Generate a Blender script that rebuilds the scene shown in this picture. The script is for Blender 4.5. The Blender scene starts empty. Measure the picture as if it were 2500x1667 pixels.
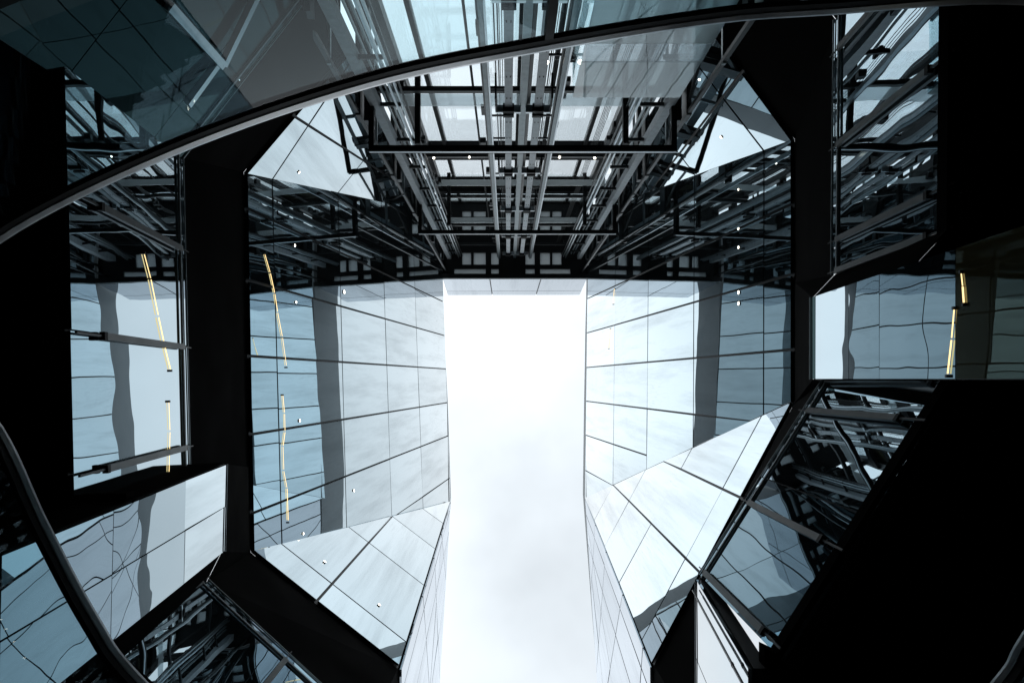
import bpy, bmesh, math, random
from mathutils import Vector, Matrix
from mathutils.geometry import tessellate_polygon
random.seed(7)
SC = bpy.context.scene
COL = SC.collection

# ------------------------------------------------------------------ camera
# The lens looks straight up from the lowest level: world X = picture right, world Y = picture down, Z = height above the lens.
FPX, CX, CY = 1667.0, 1240.0, 925.0
cam_d = bpy.data.cameras.new('camera'); cam = bpy.data.objects.new('camera', cam_d); COL.objects.link(cam)
cam.rotation_euler = (math.pi, 0, 0)
cam_d.sensor_width = 36; cam_d.lens = 24.0
cam_d.shift_x = (1250 - CX) / 2500; cam_d.shift_y = (CY - 833.5) / 2500
cam_d.clip_start = 0.05; cam_d.clip_end = 500
SC.camera = cam

# ------------------------------------------------------------------ sky (bright overcast), sun behind cloud, exposure
SUN_EL, SUN_AZ = math.radians(58), math.radians(-90)      # sun stands towards -X
sun_vec = Vector((-math.cos(SUN_EL), -0.15, math.sin(SUN_EL))).normalized()
world = bpy.data.worlds.new('World'); SC.world = world; world.use_nodes = True
wn, wl = world.node_tree.nodes, world.node_tree.links
wn.clear()
out = wn.new('ShaderNodeOutputWorld'); bg = wn.new('ShaderNodeBackground')
sky = wn.new('ShaderNodeTexSky'); sky.sky_type = 'NISHITA'; sky.sun_disc = False
sky.sun_elevation = SUN_EL; sky.sun_rotation = SUN_AZ
skys = wn.new('ShaderNodeVectorMath'); skys.operation = 'SCALE'; skys.inputs[3].default_value = 0.10
tc = wn.new('ShaderNodeTexCoord')
dot = wn.new('ShaderNodeVectorMath'); dot.operation = 'DOT_PRODUCT'; dot.inputs[1].default_value = sun_vec
glow = wn.new('ShaderNodeMapRange'); glow.inputs[1].default_value = 0.3; glow.inputs[2].default_value = 1.0
glow.inputs[3].default_value = 0.64; glow.inputs[4].default_value = 1.22
nz = wn.new('ShaderNodeTexNoise'); nz.inputs['Scale'].default_value = 2.2; nz.inputs['Detail'].default_value = 5
nr = wn.new('ShaderNodeMapRange'); nr.inputs[1].default_value = 0.3; nr.inputs[2].default_value = 0.7
nr.inputs[3].default_value = 0.66; nr.inputs[4].default_value = 1.05
mul = wn.new('ShaderNodeMath'); mul.operation = 'MULTIPLY'
cl = wn.new('ShaderNodeVectorMath'); cl.operation = 'SCALE'; cl.inputs[0].default_value = (0.91, 0.98, 1.03)
mix = wn.new('ShaderNodeMixRGB'); mix.inputs[0].default_value = 0.9
wl.new(sky.outputs[0], skys.inputs[0]); wl.new(tc.outputs['Generated'], dot.inputs[0])
wl.new(tc.outputs['Generated'], nz.inputs['Vector'])
wl.new(dot.outputs['Value'], glow.inputs[0]); wl.new(nz.outputs[0], nr.inputs[0])
wl.new(glow.outputs[0], mul.inputs[0]); wl.new(nr.outputs[0], mul.inputs[1])
wl.new(mul.outputs[0], cl.inputs[3])
wl.new(skys.outputs[0], mix.inputs[1]); wl.new(cl.outputs[0], mix.inputs[2])
wl.new(mix.outputs[0], bg.inputs[0]); bg.inputs[1].default_value = 1.0
wl.new(bg.outputs[0], out.inputs[0])
sd = bpy.data.lights.new('sun', 'SUN'); sd.energy = 0.5; sd.angle = math.radians(170); sd.color = (1, 0.97, 0.92)
so = bpy.data.objects.new('sun', sd); COL.objects.link(so); so.location = (-20, -3, 40)
so.rotation_euler = (-sun_vec).to_track_quat('-Z', 'Y').to_euler()
SC.view_settings.view_transform = 'Standard'; SC.view_settings.look = 'None'
SC.view_settings.exposure = 0.36; SC.view_settings.gamma = 1.0; SC.view_settings.use_curve_mapping = False
SC.cycles.use_denoising = True
SC.cycles.max_bounces = 14; SC.cycles.glossy_bounces = 10; SC.cycles.transmission_bounces = 8
SC.cycles.transparent_max_bounces = 24; SC.cycles.diffuse_bounces = 3
SC.cycles.caustics_reflective = True; SC.cycles.sample_clamp_indirect = 6

# ------------------------------------------------------------------ materials
def new_mat(name):
    m = bpy.data.materials.new(name); m.use_nodes = True
    m.node_tree.nodes.clear()
    return m, m.node_tree.nodes, m.node_tree.links
def principled(name, col, rough=0.5, metal=0.0, noise=0.0, nscale=6.0, spec=0.5, bump=0.0):
    m, n, l = new_mat(name)
    o = n.new('ShaderNodeOutputMaterial'); p = n.new('ShaderNodeBsdfPrincipled')
    p.inputs['Base Color'].default_value = (*col, 1); p.inputs['Roughness'].default_value = rough
    p.inputs['Metallic'].default_value = metal; p.inputs['Specular IOR Level'].default_value = spec
    t = n.new('ShaderNodeTexCoord'); z = n.new('ShaderNodeTexNoise')
    z.inputs['Scale'].default_value = nscale; z.inputs['Detail'].default_value = 6
    l.new(t.outputs['Object'], z.inputs['Vector'])
    if noise:
        r = n.new('ShaderNodeMapRange'); r.inputs[1].default_value = 0.3; r.inputs[2].default_value = 0.7
        r.inputs[3].default_value = 1 - noise; r.inputs[4].default_value = 1 + noise
        v = n.new('ShaderNodeVectorMath'); v.operation = 'SCALE'; v.inputs[0].default_value = col
        l.new(z.outputs[0], r.inputs[0]); l.new(r.outputs[0], v.inputs[3]); l.new(v.outputs[0], p.inputs['Base Color'])
        rr = n.new('ShaderNodeMapRange'); rr.inputs[3].default_value = max(0.03, rough * 0.75); rr.inputs[4].default_value = min(1, rough * 1.3)
        l.new(z.outputs[0], rr.inputs[0]); l.new(rr.outputs[0], p.inputs['Roughness'])
    if bump:
        b = n.new('ShaderNodeBump'); b.inputs['Strength'].default_value = 1; b.inputs['Distance'].default_value = bump
        l.new(z.outputs[0], b.inputs['Height']); l.new(b.outputs[0], p.inputs['Normal'])
    l.new(p.outputs[0], o.inputs[0])
    return m
def both_sides_ior(n, l, f, ior):
    # a thin sheet mirrors alike from both sides: the index is inverted where the back of a face is met
    ge = n.new('ShaderNodeNewGeometry'); mr = n.new('ShaderNodeMapRange')
    mr.inputs[3].default_value = ior; mr.inputs[4].default_value = 1.0 / ior
    l.new(ge.outputs['Backfacing'], mr.inputs[0]); l.new(mr.outputs[0], f.inputs['IOR'])
def mirror_glass(name, ior, tint, wave_d, wave_s, dirt=0.0, body=(0.008, 0.012, 0.014), rough=0.0, stretch=1.0, top=(0.95, 0.98, 1), base=0.0):
    """coated, opaque-backed facade glass: a mirror-like coat whose share follows Fresnel, over a dark body"""
    m, n, l = new_mat(name)
    o = n.new('ShaderNodeOutputMaterial')
    g = n.new('ShaderNodeBsdfGlossy'); g.inputs['Color'].default_value = (*tint, 1); g.inputs['Roughness'].default_value = rough
    d = n.new('ShaderNodeBsdfDiffuse'); d.inputs['Color'].default_value = (*body, 1)
    f = n.new('ShaderNodeFresnel'); f.inputs['IOR'].default_value = ior
    t = n.new('ShaderNodeTexCoord')
    mp = n.new('ShaderNodeMapping'); mp.inputs['Scale'].default_value = (1, 1, stretch)
    z = n.new('ShaderNodeTexNoise'); z.inputs['Scale'].default_value = wave_s; z.inputs['Detail'].default_value = 1.5
    b = n.new('ShaderNodeBump'); b.inputs['Strength'].default_value = 1.0; b.inputs['Distance'].default_value = wave_d
    l.new(t.outputs['Object'], mp.inputs[0]); l.new(mp.outputs[0], z.inputs['Vector'])
    l.new(z.outputs[0], b.inputs['Height'])
    l.new(b.outputs[0], g.inputs['Normal']); l.new(b.outputs[0], f.inputs['Normal'])
    tr = n.new('ShaderNodeMapRange'); tr.inputs[1].default_value = 0.17; tr.inputs[2].default_value = 0.46
    tm = n.new('ShaderNodeMixRGB'); tm.inputs[1].default_value = (*tint, 1); tm.inputs[2].default_value = (*top, 1)
    l.new(f.outputs[0], tr.inputs[0]); l.new(tr.outputs[0], tm.inputs[0])
    oi = n.new('ShaderNodeObjectInfo'); orr = n.new('ShaderNodeMapRange'); orr.inputs[3].default_value = 0.89
    ov = n.new('ShaderNodeVectorMath'); ov.operation = 'SCALE'
    l.new(oi.outputs['Random'], orr.inputs[0]); l.new(tm.outputs[0], ov.inputs[0]); l.new(orr.outputs[0], ov.inputs[3]); l.new(ov.outputs[0], g.inputs['Color'])
    mx = n.new('ShaderNodeMixShader')
    bf = n.new('ShaderNodeMapRange'); bf.inputs[3].default_value = base; l.new(f.outputs[0], bf.inputs[0])
    l.new(bf.outputs[0], mx.inputs[0]); l.new(d.outputs[0], mx.inputs[1]); l.new(g.outputs[0], mx.inputs[2])
    last = mx
    if dirt:
        # rain streaks running down the panes, gathered in patches
        sm = n.new('ShaderNodeMapping'); sm.inputs['Scale'].default_value = (24, 24, 0.3)
        sn = n.new('ShaderNodeTexNoise'); sn.inputs['Scale'].default_value = 1.0; sn.inputs['Detail'].default_value = 5; sn.inputs['Roughness'].default_value = 0.7
        pn = n.new('ShaderNodeTexNoise'); pn.inputs['Scale'].default_value = 0.5; pn.inputs['Detail'].default_value = 2
        l.new(t.outputs['Object'], sm.inputs[0]); l.new(sm.outputs[0], sn.inputs['Vector']); l.new(t.outputs['Object'], pn.inputs['Vector'])
        r1 = n.new('ShaderNodeMapRange'); r1.inputs[1].default_value = 0.5; r1.inputs[2].default_value = 0.75
        r2 = n.new('ShaderNodeMapRange'); r2.inputs[1].default_value = 0.5; r2.inputs[2].default_value = 0.68; r2.inputs[4].default_value = dirt
        mm = n.new('ShaderNodeMath'); mm.operation = 'MULTIPLY'
        l.new(sn.outputs[0], r1.inputs[0]); l.new(pn.outputs[0], r2.inputs[0]); l.new(r1.outputs[0], mm.inputs[0]); l.new(r2.outputs[0], mm.inputs[1])
        bm_ = n.new('ShaderNodeMapping'); bm_.inputs['Scale'].default_value = (2.6, 2.6, 0.10)
        bn = n.new('ShaderNodeTexNoise'); bn.inputs['Scale'].default_value = 1.0; bn.inputs['Detail'].default_value = 6; bn.inputs['Roughness'].default_value = 0.65
        b3 = n.new('ShaderNodeMapRange'); b3.inputs[1].default_value = 0.47; b3.inputs[2].default_value = 0.72; b3.inputs[4].default_value = dirt * 0.9
        mm2 = n.new('ShaderNodeMath'); mm2.operation = 'MAXIMUM'
        l.new(t.outputs['Object'], bm_.inputs[0]); l.new(bm_.outputs[0], bn.inputs['Vector']); l.new(bn.outputs[0], b3.inputs[0])
        l.new(mm.outputs[0], mm2.inputs[0]); l.new(b3.outputs[0], mm2.inputs[1]); mm = mm2
        dd = n.new('ShaderNodeBsdfDiffuse'); dd.inputs['Color'].default_value = (0.10, 0.11, 0.11, 1)
        m2 = n.new('ShaderNodeMixShader')
        l.new(mm.outputs[0], m2.inputs[0]); l.new(mx.outputs[0], m2.inputs[1]); l.new(dd.outputs[0], m2.inputs[2])
        last = m2
    l.new(last.outputs[0], o.inputs[0])
    return m
def clear_glass(name, tint, ior=1.5, rough=0.0, frost=0.0, milk=0.75):
    """thin sheet of clear glass: Fresnel mirror over a tinted see-through body (optionally part frosted)"""
    m, n, l = new_mat(name)
    o = n.new('ShaderNodeOutputMaterial')
    g = n.new('ShaderNodeBsdfGlossy'); g.inputs['Roughness'].default_value = rough; g.inputs['Color'].default_value = (0.95, 0.98, 1, 1)
    tr = n.new('ShaderNodeBsdfTransparent'); tr.inputs['Color'].default_value = (*tint, 1)
    f = n.new('ShaderNodeFresnel'); f.inputs['IOR'].default_value = ior
    both_sides_ior(n, l, f, ior)
    body = tr
    t = n.new('ShaderNodeTexCoord'); z = n.new('ShaderNodeTexNoise'); z.inputs['Scale'].default_value = 1.1; z.inputs['Detail'].default_value = 1
    b = n.new('ShaderNodeBump'); b.inputs['Distance'].default_value = 0.003; b.inputs['Strength'].default_value = 1
    l.new(t.outputs['Object'], z.inputs['Vector']); l.new(z.outputs[0], b.inputs['Height'])
    l.new(b.outputs[0], g.inputs['Normal']); l.new(b.outputs[0], f.inputs['Normal'])
    if frost:
        tl = n.new('ShaderNodeBsdfTranslucent'); tl.inputs['Color'].default_value = (milk * 0.96, milk, milk, 1)
        fm = n.new('ShaderNodeMixShader')
        fn = n.new('ShaderNodeTexNoise'); fn.inputs['Scale'].default_value = 60; fn.inputs['Detail'].default_value = 3
        fr = n.new('ShaderNodeMapRange'); fr.inputs[3].default_value = frost * 0.85; fr.inputs[4].default_value = min(1, frost * 1.15)
        l.new(t.outputs['Object'], fn.inputs['Vector']); l.new(fn.outputs[0], fr.inputs[0]); l.new(fr.outputs[0], fm.inputs[0])
        l.new(tr.outputs[0], fm.inputs[1]); l.new(tl.outputs[0], fm.inputs[2]); body = fm
    mx = n.new('ShaderNodeMixShader')
    l.new(f.outputs[0], mx.inputs[0]); l.new(body.outputs[0], mx.inputs[1]); l.new(g.outputs[0], mx.inputs[2])
    l.new(mx.outputs[0], o.inputs[0])
    return m
def emission(name, col, s):
    m, n, l = new_mat(name)
    o = n.new('ShaderNodeOutputMaterial'); e = n.new('ShaderNodeEmission')
    e.inputs[0].default_value = (*col, 1); e.inputs[1].default_value = s
    l.new(e.outputs[0], o.inputs[0])
    return m
M = {
 'facade': mirror_glass('coated_facade_glass', 2.2, (0.66, 0.82, 0.90), 0.0022, 0.7, dirt=0.24, base=0.68, top=(0.97, 0.99, 1.0)),
 'shop':   mirror_glass('dark_shopfront_glass', 2.2, (0.66, 0.83, 0.92), 0.0075, 1.1, stretch=0.6, base=0.50),
 'dimfacade':   mirror_glass('dimmed_facade_glass', 1.9, (0.62, 0.68, 0.74), 0.001, 0.7, dirt=0.15, body=(0.10, 0.12, 0.14), top=(0.84, 0.88, 0.93), base=0.6),  # dimmer copy of the facade glass, its bright sky reflection toned down in colour
 'opal':   clear_glass('opal_glass', (0.8, 0.85, 0.87), frost=0.25, milk=0.98),
 'milky':  clear_glass('milky_glass', (0.75, 0.82, 0.83), ior=1.7, frost=0.5, milk=0.95),
 'shopdark': mirror_glass('dark_clear_glass', 1.4, (0.24, 0.38, 0.40), 0.006, 1.1, stretch=0.6, base=0.0, top=(0.4, 0.6, 0.62), body=(0.012, 0.02, 0.022)),
 'oliveglass': mirror_glass('olive_glass', 1.6, (0.7, 0.72, 0.6), 0.006, 1.1, base=0.06, body=(0.075, 0.066, 0.030)),
 'wavy':   mirror_glass('wavy_glass', 2.0, (0.64, 0.81, 0.90), 0.010, 1.1, stretch=0.8, base=0.40),
 'gap':    principled('black_joint', (0.006, 0.007, 0.008), 0.5),
 'black':  principled('black_paint', (0.008, 0.009, 0.010), 0.55, noise=0.25, nscale=3, spec=0.2),
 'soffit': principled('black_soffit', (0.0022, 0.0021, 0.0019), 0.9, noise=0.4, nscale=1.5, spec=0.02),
 'floor':  principled('dark_stone', (0.035, 0.035, 0.035), 0.6, noise=0.3, nscale=2, spec=0.2),
 'steel':  principled('brushed_steel', (0.50, 0.55, 0.58), 0.33, 0.9, noise=0.15, nscale=9),
 'galv':   principled('galvanised_steel', (0.56, 0.61, 0.64), 0.5, 0.25, noise=0.15, nscale=9),
 'rail':   principled('satin_handrail', (0.58, 0.60, 0.61), 0.34, 0.85, noise=0.25, nscale=4),
 'grey':   principled('grey_painted_steel', (0.28, 0.33, 0.35), 0.42, 0.45, noise=0.2, nscale=7),
 'dark':   principled('dark_steel', (0.03, 0.034, 0.036), 0.4, 0.5, noise=0.3, nscale=5),
 'fin':    principled('grey_fin', (0.19, 0.20, 0.20), 0.45, 0.4, noise=0.15, nscale=8),
 'parapet': principled('grey_parapet', (0.16, 0.18, 0.19), 0.6, 0.1, noise=0.15, nscale=2),
 'clear':  clear_glass('clear_glass', (0.965, 0.98, 0.985)),
 'bal':    clear_glass('balustrade_glass', (0.80, 0.90, 0.92), ior=1.18),
 'frost':  clear_glass('frosted_glass', (0.42, 0.45, 0.47), frost=0.6, milk=0.5),
 'olive':  principled('olive_panel', (0.10, 0.095, 0.05), 0.5, noise=0.2),
 'rubber': principled('cable_rubber', (0.012, 0.012, 0.012), 0.6),
 'warm':   emission('warm_reflection_glow', (1.0, 0.74, 0.34), 1.35),  # glow colour of the painted warm reflections
 'lamp_or_glint':   emission('lamp_glint_white', (1.0, 0.93, 0.78), 9.0),  # shared by the real shaft downlights and the painted facade glints
 'lampring': principled('lamp_housing', (0.25, 0.25, 0.24), 0.4, 0.6),
}

# ------------------------------------------------------------------ helpers
def W(px, py, z):
    return Vector(((px - CX) / FPX * z, (py - CY) / FPX * z, z))
def mesh_obj(name, verts, faces, mat, parent=None, smooth=False):
    me = bpy.data.meshes.new(name); me.from_pydata([tuple(v) for v in verts], [], faces)
    me.materials.append(M[mat]); me.update()
    if smooth:
        for p in me.polygons: p.use_smooth = True
    o = bpy.data.objects.new(name, me); COL.objects.link(o)
    if parent: o.parent = parent
    return o
def tag(o, label, cat, group=None):
    o['label'] = label; o['category'] = cat
    if group: o['group'] = group
    return o
def thing(name, label, cat, group=None):
    o = bpy.data.objects.new(name, None); COL.objects.link(o); o.empty_display_size = 0.2
    return tag(o, label, cat, group)
def struct(o): o['kind'] = 'structure'; return o
BF = [(0, 3, 2, 1), (4, 5, 6, 7), (0, 1, 5, 4), (1, 2, 6, 5), (2, 3, 7, 6), (3, 0, 4, 7)]
def box(name, x0, x1, y0, y1, z0, z1, mat, parent=None):
    v = [(x0, y0, z0), (x1, y0, z0), (x1, y1, z0), (x0, y1, z0), (x0, y0, z1), (x1, y0, z1), (x1, y1, z1), (x0, y1, z1)]
    return mesh_obj(name, v, BF, mat, parent)
def bar(name, p, q, w, h, mat, parent=None, up=None):
    p, q = Vector(p), Vector(q); d = (q - p).normalized()
    up = Vector(up) if up else (Vector((0, 0, 1)) if abs(d.z) < 0.9 else Vector((0, 1, 0)))
    s = d.cross(up).normalized(); u = s.cross(d).normalized()
    v = []
    for c in (p, q):
        for a, b in ((-1, -1), (1, -1), (1, 1), (-1, 1)):
            v.append(c + s * a * w / 2 + u * b * h / 2)
    return mesh_obj(name, v, [(0, 1, 2, 3), (7, 6, 5, 4), (0, 4, 5, 1), (1, 5, 6, 2), (2, 6, 7, 3), (3, 7, 4, 0)], mat, parent)
def tube(name, pts, r, mat, parent=None, n=6):
    vs, fs = [], []
    pts = [Vector(p) for p in pts]
    for i, p in enumerate(pts):
        d = (pts[min(i + 1, len(pts) - 1)] - pts[max(i - 1, 0)]).normalized()
        a = d.orthogonal().normalized(); b = d.cross(a)
        for k in range(n):
            t = 2 * math.pi * k / n
            vs.append(p + a * math.cos(t) * r + b * math.sin(t) * r)
    for i in range(len(pts) - 1):
        for k in range(n):
            fs.append((i * n + k, i * n + (k + 1) % n, (i + 1) * n + (k + 1) % n, (i + 1) * n + k))
    fs.append(tuple(reversed(range(n)))); fs.append(tuple(range((len(pts) - 1) * n, len(pts) * n)))
    return mesh_obj(name, vs, fs, mat, parent, True)
class Plane:
    def __init__(s, a, b, c):
        s.o = Vector(a); s.n = (Vector(b) - Vector(a)).cross(Vector(c) - Vector(a)).normalized()
        if s.n.dot(-s.o) < 0: s.n = -s.n            # the normal looks to the camera's side: outwards
    def hit(s, px, py):                              # where the facade plane is met along that line of sight
        d = W(px, py, 1.0); return d * (s.o.dot(s.n) / d.dot(s.n))
def split(polys, p, q, cond=None):
    (x0, y0), (x1, y1) = p, q
    res = []
    for P in polys:
        if cond and not cond(sum(a for a, _ in P) / len(P), sum(b for _, b in P) / len(P)):
            res.append(P); continue
        A, B = [], []
        sd_ = [(x1 - x0) * (y - y0) - (y1 - y0) * (x - x0) for x, y in P]
        for i in range(len(P)):
            j = (i + 1) % len(P); a, b = P[i], P[j]; sa, sb = sd_[i], sd_[j]
            (A if sa >= 0 else B).append(a)
            if (sa >= 0) != (sb >= 0):
                t = sa / (sa - sb); c = (a[0] + (b[0] - a[0]) * t, a[1] + (b[1] - a[1]) * t)
                A.append(c); B.append(c)
        for R in (A, B):
            if len(R) >= 3:
                ar = abs(sum(R[i][0] * R[(i + 1) % len(R)][1] - R[(i + 1) % len(R)][0] * R[i][1] for i in range(len(R)))) / 2
                if ar > 12: res.append(R)
    return res
def inset(pts, n, g):
    out_ = []; k = len(pts)
    c = sum(pts, Vector()) / k
    for i in range(k):
        a, b, d = pts[i - 1], pts[i], pts[(i + 1) % k]
        e1 = (b - a).normalized(); e2 = (d - b).normalized()
        i1 = n.cross(e1); i2 = n.cross(e2)
        if i1.dot(c - b) < 0: i1 = -i1
        if i2.dot(c - b) < 0: i2 = -i2
        den = 1 + i1.dot(i2)
        out_.append(b + (i1 + i2) * g / max(den, 0.35))
    return out_
def panel(name, pts, n, mat, parent, gap, thick=0.03, tilt=0.0, proud=0.05):
    pts = inset(pts, n, gap)
    c = sum(pts, Vector()) / len(pts)
    if tilt:
        ax = n.orthogonal().normalized(); ax.rotate(Matrix.Rotation(random.uniform(0, 6.28), 3, n))
        R = Matrix.Rotation(random.gauss(0, tilt), 3, ax)
        pts = [c + R @ (p - c) for p in pts]
    k = len(pts)
    fr = [p + n * proud for p in pts]; bk = [p + n * (proud - thick) for p in pts]
    area = sum(((fr[i] - c).cross(fr[(i + 1) % k] - c) for i in range(k)), Vector())
    order = list(range(k))
    if area.dot(n) < 0: order.reverse()
    f = [tuple(order), tuple(k + i for i in reversed(order))]
    for a in range(k):
        i, j = order[a], order[(a + 1) % k]
        f.append((i, k + i, k + j, j))
    return mesh_obj(name, fr + bk, f, mat, parent)
def facet(bld, plane, poly, seams, mat='facade', gap=0.021, tilt=0.002):
    """one flat face of a faceted glass front: dark backing sheet carrying separate glass panels"""
    back = [plane.hit(*p) for p in poly]
    fc = mesh_obj('facade', [b for b in back] + [b - plane.n * 0.12 for b in back],
                  [tuple(range(len(back))), tuple(reversed(range(len(back), 2 * len(back))))], 'gap', bld)
    polys = [poly]
    for s in seams: polys = split(polys, s[0], s[1], s[2] if len(s) > 2 else None)
    for P in polys:
        panel('glass_panel', [plane.hit(*p) for p in P], plane.n, mat, fc, gap, tilt=tilt)
    return fc

ZB, ZT = 10.0, 25.0        # height above the lens of the facade base and of the roof line
# ================================================================== large structure: dark undersides, floors
def ring(name, outer, hole, z, mat, thick=0.2):
    tri = tessellate_polygon([[Vector((x, y, 0)) for x, y in outer], [Vector((x, y, 0)) for x, y in hole]])
    pts = list(outer) + list(hole); k = len(pts)
    v = [(x, y, z) for x, y in pts] + [(x, y, z + thick) for x, y in pts]
    f = [tuple(t) for t in tri] + [tuple(reversed([i + k for i in t])) for t in tri]
    a = len(outer); h = len(hole)
    for i in range(h): f.append((a + i, a + (i + 1) % h, k + a + (i + 1) % h, k + a + i))
    for i in range(a): f.append((i, (i + 1) % a, k + (i + 1) % a, k + i))
    o = mesh_obj(name, v, f, mat)
    bm = bmesh.new(); bm.from_mesh(o.data); bmesh.ops.recalc_face_normals(bm, faces=bm.faces); bm.to_mesh(o.data); bm.free()
    return struct(o)
def XY(px, py, z=ZB):
    v = W(px, py, z); return (v.x, v.y)
inner = [XY(595, 421), XY(612, 1348), XY(971, 1631), (-1.55, 15.5), (2.1, 15.5), XY(1596.6, 1624), XY(1940, 983), XY(1940, 340),
         XY(1748, 80), (2.95, -5.25), (2.95, -6.75), (-2.45, -6.75), (-2.45, -4.72)]
wallpts = {
 'UL0': XY(730, 11), 'UL': XY(440, 385), 'L1': XY(457, 1135), 'LS0': XY(547, 1132), 'LS1': XY(542, 1345),
 'LD0': XY(505, 1419), 'LD1': XY(900, 1783), 'LE': (-2.05, 15.8), 'RE': (2.8, 15.8), 'RW1': XY(1706, 1800), 'RW0': XY(1706, 1412),
 'RD1': XY(1711, 1405), 'RD0': XY(2014, 928), 'RS1': XY(1985, 926), 'RS0': XY(1985, 726), 'R1': XY(2036, 672), 'R0': XY(2042, 51),
 'UR': XY(1960, -60), 'B1': (4.4, -9.27), 'B0': (-3.6, -9.27)}
WP = {k: Vector(v) for k, v in wallpts.items()}
ONAMES = ('UL0', 'UL', 'L1', 'LS0', 'LS1', 'LD0', 'LD1', 'LE', 'RE', 'RW1', 'RW0', 'RD1', 'RD0', 'RS1', 'RS0', 'R1', 'R0', 'UR', 'B1', 'B0')
outer = [tuple(WP[k]) for k in ONAMES]
KW, ZW, ZC, LEAN = 0.75, 7.5, 5.2, 0.105        # the glazing below the facade: top edge height, foot height, backward lean
# black band between the foot of the facades and the glazing below
pair = [(-2.45, -4.72), XY(595, 421), XY(608, 1135), XY(608.2, 1140), XY(611.9, 1343), XY(612, 1348), XY(971, 1631), (-1.55, 15.5), (2.1, 15.5),
        XY(1596.6, 1624), XY(1704, 1423.5), XY(1708, 1416), XY(1939, 985), XY(1940, 980), XY(1940, 726), XY(1940, 690), XY(1940, 340), XY(1748, 80), (2.95, -6.75), (-2.45, -6.75)]
nb = len(outer)
bv = [(x * KW, y * KW, ZW) for x, y in outer] + [(x, y, ZB - 0.004) for x, y in pair]
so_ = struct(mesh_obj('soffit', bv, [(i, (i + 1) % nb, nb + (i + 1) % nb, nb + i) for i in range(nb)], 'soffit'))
bm = bmesh.new(); bm.from_mesh(so_.data)
for f_ in bm.faces:
    if f_.normal.dot(-f_.calc_center_median()) < 0: f_.normal_flip()
bm.to_mesh(so_.data); bm.free()
BIG = [(-14, -14), (14, -14), (14, 20), (-14, 20)]
FOOT = 1.345 * ZC / ZB
HS = {'RD0': 0.725, 'RD1': 0.725, 'UL': 0.72, 'UL0': 0.74}
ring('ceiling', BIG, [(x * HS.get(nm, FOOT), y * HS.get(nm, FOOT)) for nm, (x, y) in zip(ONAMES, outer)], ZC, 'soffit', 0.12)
# curved floor opening that the balustrade follows (height of the handrail 4.5 m above the lens)
ZR = 3.5
ctrl = [(-190, 790), (0, 585), (425, 372), (904, 207), (1339, 117), (1743, 52), (2020, 30), (2500, 5), (2900, 90), (3060, 620), (2720, 1220), (2500, 1556), (2430, 1667),
        (2130, 2000), (1400, 2230), (760, 2060), (351, 1667), (234, 1510), (106, 1270), (0, 1047)]
ctrl = [Vector(XY(x, y, ZR)) for x, y in ctrl]
curve = []
for i in range(len(ctrl)):
    p0, p1, p2, p3 = ctrl[i - 1], ctrl[i], ctrl[(i + 1) % len(ctrl)], ctrl[(i + 2) % len(ctrl)]
    for k in range(8):
        t = k / 8
        curve.append(0.5 * ((2 * p1) + (p2 - p0) * t + (2 * p0 - 5 * p1 + 4 * p2 - p3) * t * t + (3 * p1 - p0 - 3 * p2 + p3) * t ** 3))
NC = len(curve)
def cnorm(i):
    d = (curve[(i + 1) % NC] - curve[i - 1]).normalized(); n = Vector((-d.y, d.x))
    return n if n.dot(Vector((0.4, 0.3)) - curve[i]) > 0 else -n       # towards the void
hole = [tuple(curve[i] - cnorm(i) * 0.10) for i in range(NC)]
ring('upper_floor', BIG, hole, 1.98, 'floor', 0.35)
struct(box('floor', -14, 14, -14, 20, -1.9, -1.6, 'floor'))
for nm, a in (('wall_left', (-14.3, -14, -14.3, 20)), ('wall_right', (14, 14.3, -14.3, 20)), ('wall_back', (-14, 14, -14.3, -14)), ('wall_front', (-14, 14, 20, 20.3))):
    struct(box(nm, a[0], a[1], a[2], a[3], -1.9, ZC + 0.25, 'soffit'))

# ================================================================== two glass buildings flanking the slot of sky
bl = thing('glass_building', 'left building of leaning mirror glass panels rising to a grey parapet', 'building', 'glass buildings either side of the sky slot')
La, Lb, Le = W(595, 421, ZB), W(612, 1348, ZB), W(971, 1631, ZB)
Lc, Ld, Lr = W(1098, 1225, ZT), W(1078, 683, ZT), W(1078, 524, ZT)
P = Plane(La, Lb, (Lc + Ld) / 2)
facet(bl, P, [(595, 421), (612, 1348), (1097, 1226), (1078, 683), (1078, 524)],
      [((656.5, 434), (672, 1000)), ((819, 473), (833, 1000)), ((926, 494), (943, 1000)), ((1003, 543), (1020, 1000)),
       ((819, 478.5), (1058, 641)), ((662, 540), (1079.5, 737)), ((595, 683), (1081, 819)), ((601, 869), (1087, 900.6)),
       ((607.4, 1059.7), (1092, 982)), ((609.7, 1251.8), (1094.4, 1062)), ((955, 1263), (1096.7, 1165))])
P1L = P
Pb = Plane(Lb, Le, Lc)
facet(bl, Pb, [(612, 1348), (971, 1631), (1097, 1226)],
      [((955, 1263), (770, 1471)), ((680.6, 1332), (989, 1574)), ((847.5, 1290.6), (1030.4, 1432)), ((957, 1265.5), (1057.8, 1342)), ((1030.4, 1245), (1077.5, 1279))])
P2L = Pb
Pc = Plane(Le, Lc, W(1072, 1640, ZT))
facet(bl, Pc, [(1097, 1228), (1072, 1640), (1060, 1860), (990, 2600), (968, 2600), (972, 1632)],
      [((1094, 1249), (1000, 1593.5)), ((1078, 1250), (1046, 1667)), ((1092, 1300), (1012, 1667)), ((1094, 1370), (1050, 1667)),
       ((1058, 1402), (1070, 1640)), ((1030, 1493), (1043, 1667)), ((1077, 1335), (1088, 1440))], 'dimfacade')
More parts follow.
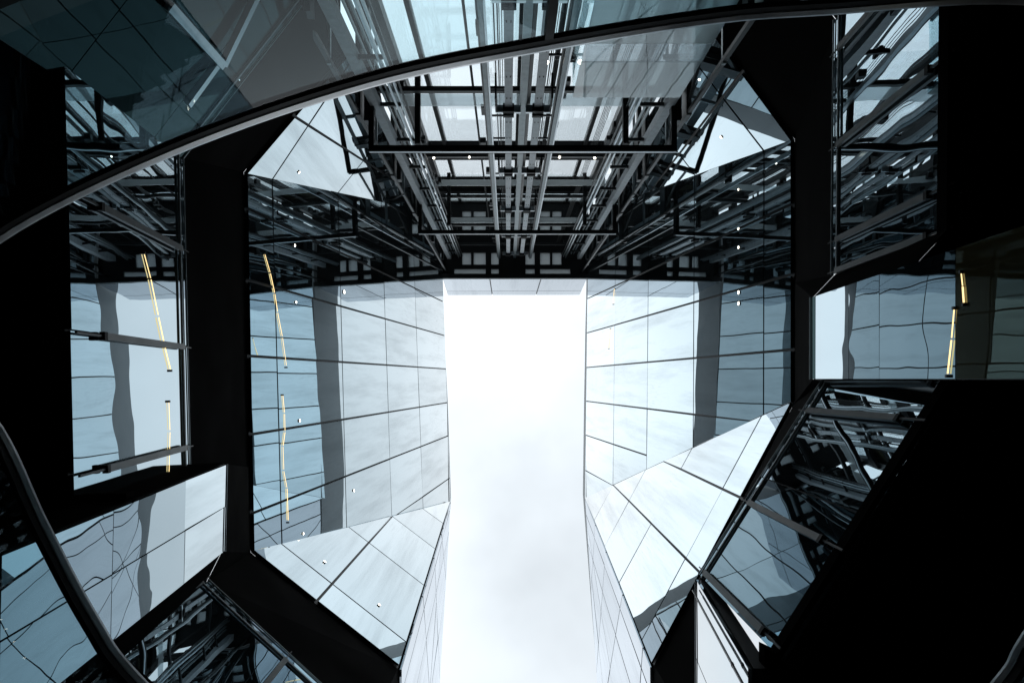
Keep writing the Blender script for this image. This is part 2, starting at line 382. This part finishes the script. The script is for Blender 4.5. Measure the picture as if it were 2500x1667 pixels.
# corner facet beside the lift shaft
Pd = Plane(La, W(744, 245, ZB), Lr)
facet(bl, Pd, [(595, 421), (1078, 524), (848, 126), (744, 245)],
      [((658, 434), (759.6, 281)), ((819, 469), (900, 367)), ((926, 494), (985, 400)), ((745, 300), (1010, 470), lambda x, y: x > 700)])
P0L = Pd
br = thing('glass_building', 'right building of leaning mirror glass panels rising to a grey parapet', 'building', 'glass buildings either side of the sky slot')
Ra, Rb, Re = W(1940, 340, ZB), W(1940, 983, ZB), W(1596.6, 1624, ZB)
Rc, Rd, Rr = W(1431, 1216.5, ZT), W(1438, 683, ZT), W(1438, 524, ZT)
P = Plane(Ra, Rb, (Rc + Rd) / 2)
facet(br, P, [(1940, 340), (1940, 983), (1431, 1216.5), (1438, 683), (1438, 524)],
      [((1508, 495.7), (1502.6, 1000)), ((1589.5, 469), (1584.5, 1000)), ((1701.6, 427), (1698.6, 1000)), ((1872.7, 400), (1871.6, 1000)),
       ((1700.5, 472.7), (1442, 645)), ((1700.5, 608.6), (1438, 729)), ((1765.5, 719.6), (1436, 813)), ((1939.7, 853.6), (1434.5, 897)),
       ((1427, 978), (1832, 1027.7)), ((1431, 1061), (1583, 1111), lambda x, y: x < 1583), ((1430, 1146.6), (1500.6, 1185.4), lambda x, y: x < 1520)])
P1R = P
Pb = Plane(Rb, Re, Rc)
facet(br, Pb, [(1940, 983), (1596.6, 1624), (1431, 1216.5)],
      [((1500.6, 1185), (1713, 1398)), ((1626, 1128), (1813.7, 1217.4)), ((1692.6, 1101), (1516.6, 1425)), ((1868.6, 1014), (1573, 1567)),
       ((1580.6, 1149), (1480, 1336)), ((1499.7, 1188), (1454, 1272))])
P2R = Pb
Pc = Plane(Re, Rc, W(1459, 1640, ZT))
facet(br, Pc, [(1432, 1218), (1459, 1640), (1474, 1860), (1560, 2600), (1600, 2600), (1596, 1626)],
      [((1455, 1311), (1573.7, 1631)), ((1437, 1280), (1500, 1667)), ((1440, 1330), (1545, 1667)), ((1433, 1270), (1475, 1667)),
       ((1481, 1375), (1466, 1560)), ((1519, 1487), (1488, 1667)), ((1455, 1311), (1447, 1430)), ((1573, 1631), (1560, 1800))], 'dimfacade')
Pd = Plane(Ra, W(1748, 80, ZB), Rr)
facet(br, Pd, [(1940, 340), (1438, 524), (1726, 50), (1748, 80)],
      [((1707, 152), (1870, 361.6)), ((1657, 365), (1702.7, 426)), ((1662.5, 373), (1812, 178.6)), ((1560, 400), (1589.5, 469))])
P0R = Pd
# parapets: bent grey strips above the last row of glass
def parapet(bld, pts, ztop):
    for (a, b), (c, d) in zip(pts[:-1], pts[1:]):
        lo0, lo1 = W(*a, ZT), W(*c, ZT); hi0, hi1 = W(*b, ztop), W(*d, ztop)
        e = Vector((1 if lo0.x > 0.3 else -1, 0, 0)) * 0.25
        o = mesh_obj('parapet', [lo0, lo1, hi1, hi0, lo0 + e, lo1 + e, hi1 + e, hi0 + e], BF, 'parapet', bld)
parapet(bl, [((1078.5, 524), (1080, 575)), ((1078.5, 683), (1081, 735)), ((1082, 819), (1085.5, 823)), ((1087.5, 900), (1089, 901)), ((1092, 982), (1093, 981)), ((1097.5, 1226), (1101, 1215))], 27.2)
parapet(bl, [((1097.5, 1226), (1101, 1215)), ((1071, 1640), (1075, 1632)), ((1050, 2000), (1056, 2000))], 27.2)
parapet(br, [((1438, 524), (1433, 575)), ((1437.5, 683), (1431, 735)), ((1435.5, 813), (1428.7, 820)), ((1434, 897), (1427.6, 898)), ((1433, 978), (1426, 977)), ((1430.5, 1216), (1423, 1206))], 27.2)
parapet(br, [((1430.5, 1216), (1423, 1206)), ((1460, 1640), (1456, 1632)), ((1484, 2000), (1478, 2000))], 27.2)

# ================================================================== setback glazing one storey below (shopfront walls under the soffit)
def shopfront(label, a, b, z0, zj, bars=(), bead=True, tilt=0.004, cols=None, group=None, mat='shop', lean=LEAN, finw=0.058, rowmat=None):
    """a, b: plan points at the soffit; vertical glazing from z0 up to the soffit, joints at heights zj; bars: picture points of the fins' tops"""
    a, b = WP[a] * KW, WP[b] * KW
    t = thing('shopfront', label, 'glass wall', group)
    d = (b - a); L = d.length; d.normalize(); n2 = Vector((-d.y, d.x))
    if n2.dot(-(a + b) / 2) < 0: n2 = -n2
    D = Vector((d.x, d.y, 0)); A = Vector((a.x, a.y, 0)); H = Vector((n2.x, n2.y, 0))
    n = (H + Vector((0, 0, lean))).normalized()
    zt = ZW - 0.01
    def pt(x, z, o=0.0): return A + D * x + H * (lean * (zt - z)) + Vector((0, 0, z)) + n * o
    back = [pt(0, z0), pt(L, z0), pt(L, zt), pt(0, zt)]
    back = [p - n * 0.01 for p in back]
    mesh_obj('backing', back + [p - n * 0.12 for p in back], BF, 'gap', t)
    k_ = max(1, round(L / 1.08))
    xs = [c * KW for c in cols] if cols else [i * L / k_ for i in range(k_ + 1)]
    zs = [z0] + list(zj) + [zt]
    for x0, x1 in zip(xs[:-1], xs[1:]):
        for q0, q1 in zip(zs[:-1], zs[1:]):
            panel('glass_panel', [pt(x0, q0), pt(x1, q0), pt(x1, q1), pt(x0, q1)], n, (rowmat or {}).get(zs.index(q0), mat), t, 0.006, tilt=tilt, proud=0.03)
    if bead: bar('glazing_bead', pt(0, zt - 0.17, 0.045), pt(L, zt - 0.17, 0.045), 0.022, 0.025, 'grey', t)
    bar('top_trim', pt(0, zt - 0.01, 0.04), pt(L, zt - 0.01, 0.04), 0.012, 0.012, 'grey', t)
    for px, py in bars:
        zb0, zb1 = 5.55, 7.28
        w = W(px, py, zb1); x = (Vector((w.x, w.y)) - a).dot(d)
        f = bar('fin', pt(x, zb0, 0.07), pt(x, zb1, 0.07), finw, finw * 0.6, 'fin', t, up=n)
        bar('rod', pt(x, z0, 0.07), pt(x, zb0 - 0.05, 0.07), 0.018, 0.018, 'dark', f, up=n)
        bar('rod', pt(x, zb1, 0.07), pt(x, zt, 0.07), 0.011, 0.011, 'dark', f, up=n)
        bar('end_cap', pt(x, zb0 - 0.05, 0.07), pt(x, zb0, 0.07), finw + 0.01, finw * 0.75, 'black', f, up=n)
    return t
G = 'glass walls under the soffit'
sfL = shopfront('dark reflecting glass wall with four grey fins left of the black soffit band', 'UL', 'L1', ZC - 0.10, [], [(425, 607), (427, 847), (431, 1093), (433, 1170)], group=G, 
          cols=[0, 1.36, 2.76, 4.2, (WP['L1'] - WP['UL']).length])
shopfront('short glass wall projecting below the left ceiling with a white reflecting top panel', 'LS0', 'LS1', 3.65, [4.9, 6.30], bead=False, group=G, lean=0.099, rowmat={0: 'wavy', 1: 'wavy', 2: 'facade'}, cols=[0, 0.62, (WP['LS1'] - WP['LS0']).length])
shopfront('glass wall behind the lower left curved handrail with slanting grey fin', 'LD0', 'LD1', 3.75, [5.6], [(705, 1600), (480, 1432)], group=G, lean=0.02)
sfU = shopfront('glass wall with V shaped brace behind the balustrade in the upper left corner', 'UL', 'UL0', 3.65, [5.2, 6.75], [], group=G, mat='shopdark')
shopfront('tall glass wall with grey fins beside the black area at upper right', 'R0', 'R1', ZC - 0.03, [], [(2055, 118), (2055, 353), (2055, 585), (2055, 661)], group=G, lean=0.06,
          cols=[0, 0.55, 1.9, 3.35, (WP['R1'] - WP['R0']).length])
shopfront('short wavy glass wall at the right edge with a white reflecting strip', 'RS0', 'RS1', 3.62, [4.66, 5.82, 6.46, 7.34], bead=False, group=G, lean=0.093, rowmat={0: 'oliveglass', 1: 'wavy', 2: 'wavy', 4: 'shopdark'}, cols=[0, (WP['RS1'] - WP['RS0']).length])
shopfront('diagonal glass wall with brown grey fins above the large black ceiling', 'RD0', 'RD1', ZC - 0.05, [], [(2030, 934), (1983, 1010), (1832, 1229), (1726, 1400)], group=G, lean=0.02, finw=0.06)
shopfront('narrow white reflecting glass wall with one slender rail at bottom right', 'RW0', 'RW1', ZC - 0.02, [], [(1712, 1455)], bead=False, group=G, finw=0.022)
for a, b in (('L1', 'LS0'), ('LS1', 'LD0'), ('LD1', 'LE'), ('RE', 'RW1'), ('RD0', 'RS1'), ('RS0', 'R1'), ('R0', 'UR'), ('UR', 'B1'), ('B1', 'B0'), ('B0', 'UL0'), ('LE', 'RE')):
    A, B = WP[a], WP[b]; d = (B - A).normalized(); n2 = Vector((-d.y, d.x))
    if n2.dot(Vector((0.3, 2)) - A) > 0: n2 = -n2
    n2 = n2 * 0.01
    z0, z1 = 3.66 if a in ('L1', 'LS1') else ZC - 0.01, ZW - 0.01
    sx = Vector(((1 if A.x < 0 else -1) * LEAN * (z1 - z0), 0)) if abs(A.y) < 5 else Vector((0, 0)); A0, B0 = A * KW + sx, B * KW + sx
    v = [(*A0, z0), (*B0, z0), (*(B0 + n2), z0), (*(A0 + n2), z0), (*(A * KW), z1), (*(B * KW), z1), (*(B * KW + n2), z1), (*(A * KW + n2), z1)]
    struct(mesh_obj('wall_return', v, BF, 'soffit'))
def wall_plane(a, b, lean=LEAN):
    A, B = WP[a] * KW, WP[b] * KW; d = (B - A).normalized(); h = Vector((-d.y, d.x))
    if h.dot(-(A + B) / 2) < 0: h = -h
    return Plane((*A, ZW), (*B, ZW), (*(A + h * lean * 2), ZW - 2))
# V brace in front of the upper left wall
for p, q in (((395, 0), (519, 140)), ((620, -40), (519, 140)), ((519, 140), (432, 236))):
    pl = wall_plane('UL', 'UL0')
    a, b = pl.hit(*p) + pl.n * 0.068, pl.hit(*q) + pl.n * 0.12
    bar('brace', a, b, 0.08, 0.06, 'steel', sfU, up=pl.n)

# ================================================================== lift shaft
sh = thing('lift_shaft', 'glazed steel lift shaft with guide rails climbing to the roof', 'lift shaft')
Z0S, ZRF = 3.4, 25.2
def vbar(name, x, y, w, d, mat, z0=Z0S, z1=ZRF, parent=None):
    return box(name, x - w / 2, x + w / 2, y - d / 2, y + d / 2, z0, z1, mat, parent or sh)
for x in (-2.16, 2.63):
    vbar('column', x, -4.5, 0.14, 0.16, 'galv')
    vbar('column', x + (0.1 if x > 0 else -0.1), -6.45, 0.16, 0.2, 'dark')
    vbar('column', x + (0.1 if x > 0 else -0.1), -3.95, 0.05, 0.05, 'dark', z0=17.3)
for x, s in ((-1.81, 1), (2.12, -1)):
    vbar('guide_rail', x, -4.5, 0.035, 0.09, 'steel'); vbar('guide_rail', x + 0.07 * s, -4.52, 0.03, 0.05, 'steel')
    vbar('guide_rail', x + 0.13 * s, -4.55, 0.025, 0.03, 'dark')
for x in (-0.334, 0.81):
    vbar('guide_rail', x, -4.5, 0.06, 0.14, 'grey'); vbar('guide_rail', x + 0.05, -4.47, 0.025, 0.06, 'steel')
    vbar('guide_rail', x - 0.05, -4.52, 0.025, 0.06, 'dark')
vbar('column', 0.25, -4.55, 0.11, 0.18, 'grey'); vbar('column', 0.34, -4.6, 0.05, 0.2, 'dark')
levels = [4.6, 7.9, 11.2, 14.5, 17.75, 21.0, 24.0]
# perforated channels of the two middle guides, one length between each pair of brackets
for x in (0.01, 0.49):
    for i, (a, b) in enumerate(zip(levels[:-1], levels[1:])):
        ch = vbar('channel', x, -4.42, 0.125, 0.05, 'galv', a + 0.16, b - 0.16)
        for k in range(4):
            zc = a + 0.5 + k * (b - a - 1.0) / 3
            for dx in (-0.028, 0.028):
                box('hole', x + dx - 0.008, x + dx + 0.008, -4.396, -4.388, zc - 0.02, zc + 0.02, 'gap', ch)
    for z in levels:
        br_ = box('bracket', x - 0.20, x + 0.20, -4.48, -4.36, z - 0.03, z + 0.03, 'steel', sh)
        box('clamp', x - 0.09, x + 0.09, -4.46, -4.33, z + 0.05, z + 0.13, 'black', br_)
        box('clamp', x - 0.09, x + 0.09, -4.46, -4.33, z - 0.15, z - 0.06, 'black', br_)
        sx = -1 if x < 0.2 else 1
        box('arm', x + sx * 0.20 - 0.015, x + sx * 0.20 + 0.015, -4.75, -4.36, z - 0.6, z - 0.57, 'black', br_)
        box('arm', x + sx * 0.20 - 0.015, x + sx * 0.20 + 0.015, -4.40, -4.36, z - 0.6, z - 0.03, 'black', br_)
for x in (-1.95, 2.37):
    for z in levels:
        for dz in (0.0, 1.65):
            b_ = box('bracket', x - 0.2, x + 0.2, -4.53, -4.47, z + dz - 0.02, z + dz + 0.02, 'dark', sh)
# horizontal structure at every level
for i, z in enumerate(levels):
    box('crossbeam', -2.35, 2.85, -4.78, -4.70, z - 0.05, z + 0.05, 'dark', sh)
    for x in (-2.3, 2.78):
        box('crossbeam', x - 0.04, x + 0.04, -6.3, -4.2, z - 0.1, z + 0.08, 'dark', sh)
for z in (4.6, 7.9, 19.4, 22.95):
    box('crossbeam', -2.35, 2.85, -6.42, -6.26, z - 0.15, z + 0.15, 'black', sh)
for z in (11.5, 17.6):
    for x in (-1.52, 1.98): box('door_header', x - 0.045, x + 0.045, -5.3, -3.95, z - 0.05, z + 0.06, 'black', sh)
for z, y0, y1 in ((11.55, -4.82, -4.62), (16.6, -4.84, -4.70), (20.4, -4.82, -4.66)):
    box('ledge', -1.98, 2.4, y0, y1, z, z + 0.03, 'opal', sh)
tube('conduit', [(-0.62, -5.2, 3.5), (-0.62, -5.2, 25.1)], 0.022, 'rubber', sh)
# back wall: mullions, transoms and clear panes with daylight behind
YB = -6.55
mx_ = [-2.4, -1.75, -0.5, 0.25, 1.0, 2.15, 2.9]
tz = [3.5, 8.1, 11.2, 19.0, 19.75, 20.15, 22.35, 23.55, 25.2]
for x in mx_: box('mullion', x - 0.045, x + 0.045, YB - 0.08, YB + 0.08, 3.4, 25.2, 'black', sh)
for z in tz: box('transom', -2.4, 2.9, YB - 0.06, YB + 0.06, z - 0.045, z + 0.045, 'black', sh)
for i in range(len(mx_) - 1):
    for k in range(len(tz) - 1):
        q0, q1 = tz[k], tz[k + 1]
        mt = 'black' if k in (0, 4) else ('olive' if k == 6 else ('opal' if k == 7 else 'clear'))
        box('pane', mx_[i] + 0.05, mx_[i + 1] - 0.05, YB - 0.01, YB + 0.01, q0 + 0.05, q1 - 0.05, mt, sh)
# side walls of the shaft: posts, rails, braces, part glazed
for x in (-2.42, 2.92):
    for y in (-6.4, -5.7, -5.0, -4.3):
        box('post', x - 0.03, x + 0.03, y - 0.03, y + 0.03, 3.4, 25.2, 'dark', sh)
    for z in levels:
        box('side_rail', x - 0.04, x + 0.04, -6.4, -4.25, z - 0.2, z + 0.1, 'dark', sh)
        box('side_rail', x - 0.025, x + 0.025, -6.4, -4.25, z + 1.3, z + 1.36, 'grey', sh)
    for a, b in zip(levels[:-1], levels[1:]):
        bar('brace', (x, -6.35, a), (x, -4.35, b), 0.04, 0.06, 'dark', sh)
    for a, b in zip(levels[:-1], levels[1:]):
        box('louvre', x - 0.02, x + 0.02, -5.68, -5.02, a + 0.15, a + 1.2, 'dark', sh)
# hoist ropes
for x0, s in ((-0.12, 1), (0.62, 1), (1.75, 1)):
    for k in range(5):
        tube('cable', [(x0 + k * 0.035, -4.9 - 0.02 * k, Z0S), (x0 + k * 0.035, -4.9 - 0.02 * k, ZRF)], 0.006, 'rubber', sh, 5)
for x in (-2.02, -1.93, 2.42, 2.33): vbar('guide_rail', x, -4.62, 0.022, 0.05, 'grey')
for x in (-0.2, -0.15, 0.62, 0.68): vbar('guide_rail', x, -5.1, 0.02, 0.03, 'dark')
for x in (-2.3, -2.24, 2.72, 2.78): tube('conduit', [(x, -5.35, 3.5), (x, -5.35, 25.1)], 0.018, 'rubber', sh)
for z in [9.5 + 1.1 * k for k in range(14)]:
    for x0, x1 in ((-0.33, -0.05), (0.55, 0.81)):
        box('tie', x0, x1, -4.53, -4.50, z, z + 0.025, 'dark', sh)
# control boxes and small fittings on the brackets
for k in range(60):
    z = random.uniform(9, 24); x = random.choice((-2.05, -1.7, -0.45, 0.92, 2.05, 2.45)) + random.uniform(-0.05, 0.05)
    w, d, h = random.uniform(0.05, 0.14), random.uniform(0.05, 0.12), random.uniform(0.1, 0.35)
    box('fitting', x - w / 2, x + w / 2, -4.75 - d, -4.75, z, z + h, random.choice(('dark', 'dark', 'black')), sh)
# shaft roof: black deck with rooflights
xs = [-2.45, -1.99, -1.69, -1.36, -1.27, -0.82, -0.62, -0.34, 0.65, 0.99, 1.19, 1.56, 1.64, 1.98, 2.31, 2.95]
ys = [-6.55, -6.2, -5.98, -5.82, -5.45, -5.02, -4.67, -4.22, -4.07, -3.88, -3.7]
rl = {(x, 6) for x in (-1.69, -1.27, -0.62, 0.65, 1.19, 1.64)} | {(x, j) for j in (1, 3) for x in (-1.69, -1.27, 1.19, 1.64)}
row2 = [(-1.99, -0.82), (-0.62, -0.34), (0.65, 0.99), (1.19, 2.31)]
rv, rf = [], []
for i in range(len(xs) - 1):
    for j in range(len(ys) - 1):
        x0, x1, y0, y1 = xs[i], xs[i + 1], ys[j], ys[j + 1]
        if (x0, j) in rl: continue
        if j == 8 and any(a <= x0 and x1 <= b for a, b in row2): continue
        k = len(rv)
        rv += [(x0, y0, ZRF), (x1, y0, ZRF), (x1, y1, ZRF), (x0, y1, ZRF), (x0, y0, ZRF + 0.25), (x1, y0, ZRF + 0.25), (x1, y1, ZRF + 0.25), (x0, y1, ZRF + 0.25)]
        rf += [tuple(k + a for a in f) for f in BF]
roof = mesh_obj('roof', rv, rf, 'black', sh)
for x0, j in sorted(rl):
    i = xs.index(x0); box('rooflight', x0, xs[i + 1], ys[j], ys[j + 1], ZRF + 0.1, ZRF + 0.12, 'frost', roof)
for a, b in row2: box('rooflight', a, b, ys[8], ys[9], ZRF + 0.1, ZRF + 0.12, 'frost', roof)
for a in (-1.85, -1.52, -1.18, -0.85, -0.40): box('slot_light', a, a + 0.25, -5.02, -4.99, ZRF - 0.02, ZRF - 0.005, 'steel', roof)
box('lintel', -2.45, 2.95, -3.84, -3.69, 24.9, 25.19, 'black', sh)
box('lintel_trim', -2.40, 2.90, -3.685, -3.66, 24.92, 25.0, 'grey', sh)
# glass upstand over the lintel (three panels)
can = thing('glass_upstand', 'pale three panel glass strip closing the top end of the sky slot', 'glass panel')
zl, zh = 25.05, 28.0
lo = [(1081, 681.5), (1196, 681.5), (1320.6, 681.5), (1433, 681.5)]; hi = [(1093, 721), (1202, 720.5), (1308.5, 720.5), (1416, 720)]
for i in range(3):
    a, b = W(*lo[i], zl), W(*lo[i + 1], zl); c, d = W(*hi[i + 1], zh), W(*hi[i], zh)
    n = (b - a).cross(d - a).normalized()
    if n.y < 0: n = -n
    m1, m2 = a.lerp(d, 0.72), b.lerp(c, 0.72)
    mesh_obj('backing', [p - n * 0.04 for p in (a, b, c, d)] + [p - n * 0.10 for p in (a, b, c, d)], BF, 'gap', can)
    panel('glass_panel', [a, b, m2, m1], n, 'dimfacade', can, 0.02, tilt=0.001, proud=0.0)
    panel('glass_panel', [m1, m2, c, d], n, 'dimfacade', can, 0.02, tilt=0.001, proud=0.0)

# ------------------------------------------------------------------ lift landings: horizontal glass plates in black frames
def landing(label, z, x0, x1, y1, y0, spots):
    t = thing('lift_landing', label, 'landing', 'lift landings')
    w = 0.085
    box('front_bar', x0, x1, y1 - w, y1, z, z + 0.16, 'black', t)
    box('edge_trim', x0 + 0.01, x1 - 0.01, y1 + 0.002, y1 + 0.022, z + 0.0, z + 0.05, 'steel', t)
    box('side_bar', x0, x0 + w, y0, y1 - w - 0.003, z, z + 0.16, 'black', t)
    box('side_bar', x1 - w, x1, y0, y1 - w - 0.003, z, z + 0.16, 'black', t)
    box('glass_plate', x0 + w + 0.003, x1 - w - 0.003, y0, y1 - w - 0.003, z + 0.06, z + 0.08, 'clear', t)
    return t
landing('nearer black framed glass landing crossing in front of the lift guides', 11.06, -2.26, 2.74, -3.70, -5.2, ())
landing('farther black framed glass landing high up in the lift shaft', 17.3, -2.27, 2.75, -3.69, -5.2, ())

# ------------------------------------------------------------------ lift car: frosted floor and glass sides
car = thing('lift_car', 'frosted glass lift car just below the handrail right of centre', 'lift')
cx0, cx1, cy0, cy1, cz, ct = 0.805, 2.14, -4.35, -3.50, 6.2, 8.5
box('floor_plate', cx0, cx1, cy0, cy1, cz, cz + 0.08, 'grey', car)
box('glass_side', cx0, cx0 + 0.015, cy0, cy1 - 0.018, cz + 0.085, ct, 'bal', car)
box('glass_side', cx1 - 0.015, cx1, cy0, cy1 - 0.018, cz + 0.085, ct, 'bal', car)
box('front_pane', cx0, cx1, cy1 - 0.015, cy1, 7.56, ct, 'milky', car)
box('front_pane', cx0, cx1, cy1 - 0.014, cy1 + 0.001, 7.14, 7.555, 'opal', car)
box('front_pane', cx0, cx1, cy1 - 0.015, cy1, cz + 0.085, 7.135, 'milky', car)
for x in (cx0 + 0.03, cx1 - 0.03): box('frame_post', x - 0.012, x + 0.012, cy0 - 0.03, cy0 - 0.005, cz + 0.09, ct, 'grey', car)
box('roof_pane', cx0 + 0.02, cx1 - 0.02, cy0, cy1 - 0.02, ct - 0.03, ct - 0.01, 'clear', car)

# ------------------------------------------------------------------ curved glass balustrade round the floor opening
bal = thing('glass_balustrade', 'curved glass balustrade with grey metal handrail sweeping round the opening', 'balustrade')
def sweep(name, prof, idx, mat, parent):
    """prof: list of (offset towards the void, z); swept along the curve indices"""
    vs, fs = [], []; m = len(prof)
    for i in idx:
        c, n = curve[i % NC], cnorm(i % NC)
        for o_, z in prof: vs.append((c.x + n.x * o_, c.y + n.y * o_, z))
    for a in range(len(idx) - 1):
        for k in range(m):
            fs.append((a * m + k, a * m + (k + 1) % m, (a + 1) * m + (k + 1) % m, (a + 1) * m + k))
    if idx[0] % NC != idx[-1] % NC or len(idx) < NC:
        fs.append(tuple(reversed(range(m)))); fs.append(tuple(range((len(idx) - 1) * m, len(idx) * m)))
    o = mesh_obj(name, vs, fs, mat, parent)
    bm = bmesh.new(); bm.from_mesh(o.data); bmesh.ops.recalc_face_normals(bm, faces=bm.faces); bm.to_mesh(o.data); bm.free()
    return o
full = list(range(NC + 1))
sweep('handrail', [(0.0, 3.472), (0.004, 3.469), (0.012, 3.498), (0.011, 3.514), (0.0, 3.517), (-0.014, 3.514), (-0.014, 3.482)], full, 'rail', bal)
sweep('rail_channel', [(-0.032, 3.425), (-0.004, 3.425), (-0.001, 3.467), (-0.017, 3.478), (-0.032, 3.478)], full, 'black', bal)
step = 32
start = 32
for a in range(start, start + NC, step):
    idx = list(range(a, a + step + 1))
    # ends trimmed so that a joint stays open between panels
    sweep('glass_panel', [(-0.028, 2.35), (-0.016, 2.35), (-0.016, 3.423), (-0.028, 3.423)], idx, 'bal', bal)
    c, n = curve[a % NC], cnorm(a % NC); d = Vector((-n.y, n.x))
    c = c - n * 0.022
    v = []
    for z in (2.34, 3.425):
        for s, o_ in ((-1, -1), (1, -1), (1, 1), (-1, 1)):
            q = c + d * s * 0.022 + n * o_ * 0.018; v.append((q.x, q.y, z))
    mesh_obj('post', v, BF, 'black', bal)

# ================================================================== reflections drawn as glowing shapes on the glass, then shaft downlights
def strip(label, plane, pts, r=0.011, off=0.062):  # glowing lines added on the glass to imitate warm reflections
    r *= 0.42
    ps = [plane.hit(*p) + plane.n * off for p in pts]
    t = thing('reflection_line', label, 'lamp_reflection', 'warm reflections drawn as glowing lines')
    for p, q in zip(ps[:-1], ps[1:]):
        tube('glow_line', [p, p.lerp(q, 0.45), p.lerp(q, 0.93)], r * random.uniform(0.75, 1.2), 'warm', t, 6)
    for p in (ps[0], ps[-1]):
        c = p - plane.n * 0.04
        bar('end_stub', p - plane.n * 0.017, p + plane.n * 0.012, 0.022, 0.022, 'dark', t)
PL = wall_plane('UL', 'L1'); PRS = wall_plane('RS0', 'RS1', 0.093)
strip('warm reflection drawn as a glowing line on left building, upper of the two', P1L, [(637, 620), (651, 668), (662, 718), (669, 764), (681, 825), (691, 897)], 0.013)
strip('warm reflection drawn as a glowing line on left building, lower of the two', P1L, [(681.5, 964), (686, 1010), (687, 1055), (682, 1090), (684, 1150), (692, 1192), (695, 1275)], 0.012)
strip('warm reflection drawn as a glowing line on the glass wall left of the soffit, long slanting one', PL, [(340.6, 618), (358, 683), (377, 775), (393, 850), (407, 905)], 0.013, 0.04)
strip('warm reflection drawn as a glowing line on the glass wall left of the soffit, short upright one', PL, [(402, 980), (405, 1055), (402, 1168)], 0.010, 0.04)
strip('warm reflection drawn as a glowing line near the right edge, upper short piece', PRS, [(2362, 664), (2366, 700), (2369, 743)], 0.012, 0.04)
strip('warm reflection drawn as a glowing line near the right edge, lower long piece', PRS, [(2345, 752), (2338, 830), (2328, 918)], 0.012, 0.04)
strip('faint warm reflection drawn as a glowing line at the top of the right building, upper piece', P1R, [(1505, 704), (1503, 722), (1501, 743)], 0.014)
strip('faint warm reflection drawn as a glowing line at the top of the right building, lower piece', P1R, [(1494, 802), (1492, 826), (1490, 851)], 0.016)
def spot(label, p, n, r=0.035, group='small facade glints drawn as glowing dots'):  # on the facades, added glowing dots imitate reflections; shaft downlights are real
    r *= random.uniform(0.55, 0.95)
    t = thing('spotlight_or_glint', label, 'spotlight_or_glint', group)
    a = n.orthogonal().normalized(); b = n.cross(a); k = 10
    def disc(off, rr): return [p + n * off + a * math.cos(6.2832 * i / k) * rr + b * math.sin(6.2832 * i / k) * rr for i in range(k)]
    v = disc(-0.014, r * 1.04) + disc(0.0, r * 1.04) + disc(0.0, r)
    f = [(i, (i + 1) % k, k + (i + 1) % k, k + i) for i in range(k)] + [(k + i, k + (i + 1) % k, 2 * k + (i + 1) % k, 2 * k + i) for i in range(k)] + [tuple(reversed(range(k)))]
    mesh_obj('housing', v, f, 'lampring', t)
    c = disc(-0.004, r) + [p + n * 0.012]
    mesh_obj('lens', c, [(i, (i + 1) % k, k) for i in range(k)], 'lamp_or_glint', t)
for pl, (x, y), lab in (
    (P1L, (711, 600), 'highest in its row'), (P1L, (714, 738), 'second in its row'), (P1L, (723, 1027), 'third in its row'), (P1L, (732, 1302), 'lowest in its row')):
    spot('small bright glint drawn as a glowing dot on left building beside the warm line, ' + lab, pl.hit(x, y) + pl.n * 0.068, pl.n, 0.032)
spot('round glint drawn as a glowing dot on left building just under the dark reflection', P1L.hit(833, 713) + P1L.n * 0.068, P1L.n, 0.06)
spot('round glint drawn as a glowing dot on left building in the pale lower panel', P1L.hit(857, 1197) + P1L.n * 0.068, P1L.n, 0.05)
spot('small glint drawn as a glowing dot on lower left triangular facet, nearer the corner', P2L.hit(787, 1378) + P2L.n * 0.068, P2L.n, 0.03)
spot('small glint drawn as a glowing dot on lower left triangular facet, nearer the bottom', P2L.hit(920, 1483) + P2L.n * 0.068, P2L.n, 0.03)
spot('small glint drawn as a glowing dot on the pale corner facet upper left of the lift shaft', P0L.hit(723, 415) + P0L.n * 0.068, P0L.n, 0.03)
spot('small glint drawn as a glowing dot on the pale corner facet upper right of the lift shaft', P0R.hit(1768, 330) + P0R.n * 0.068, P0R.n, 0.03)
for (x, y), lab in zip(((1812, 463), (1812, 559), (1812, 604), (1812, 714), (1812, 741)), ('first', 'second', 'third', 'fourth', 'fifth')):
    spot('small bright glint drawn as a glowing dot on right building, %s from the top of its row' % lab, P1R.hit(x, y) + P1R.n * 0.068, P1R.n, 0.035)
dn = Vector((0, 0, -1))
for (x, y), lab in zip(((1059, 386), (1146, 384), (1366, 384), (1452, 386)), ('leftmost', 'second from left', 'second from right', 'rightmost')):
    spot('small downlight under the beam behind the nearer landing, ' + lab, W(x, y, 14.30), dn, 0.035, 'downlights in the lift shaft')
spot('bright downlight beside the guides just below the handrail', W(1334, 152, 9.9), dn, 0.04, 'downlights in the lift shaft')
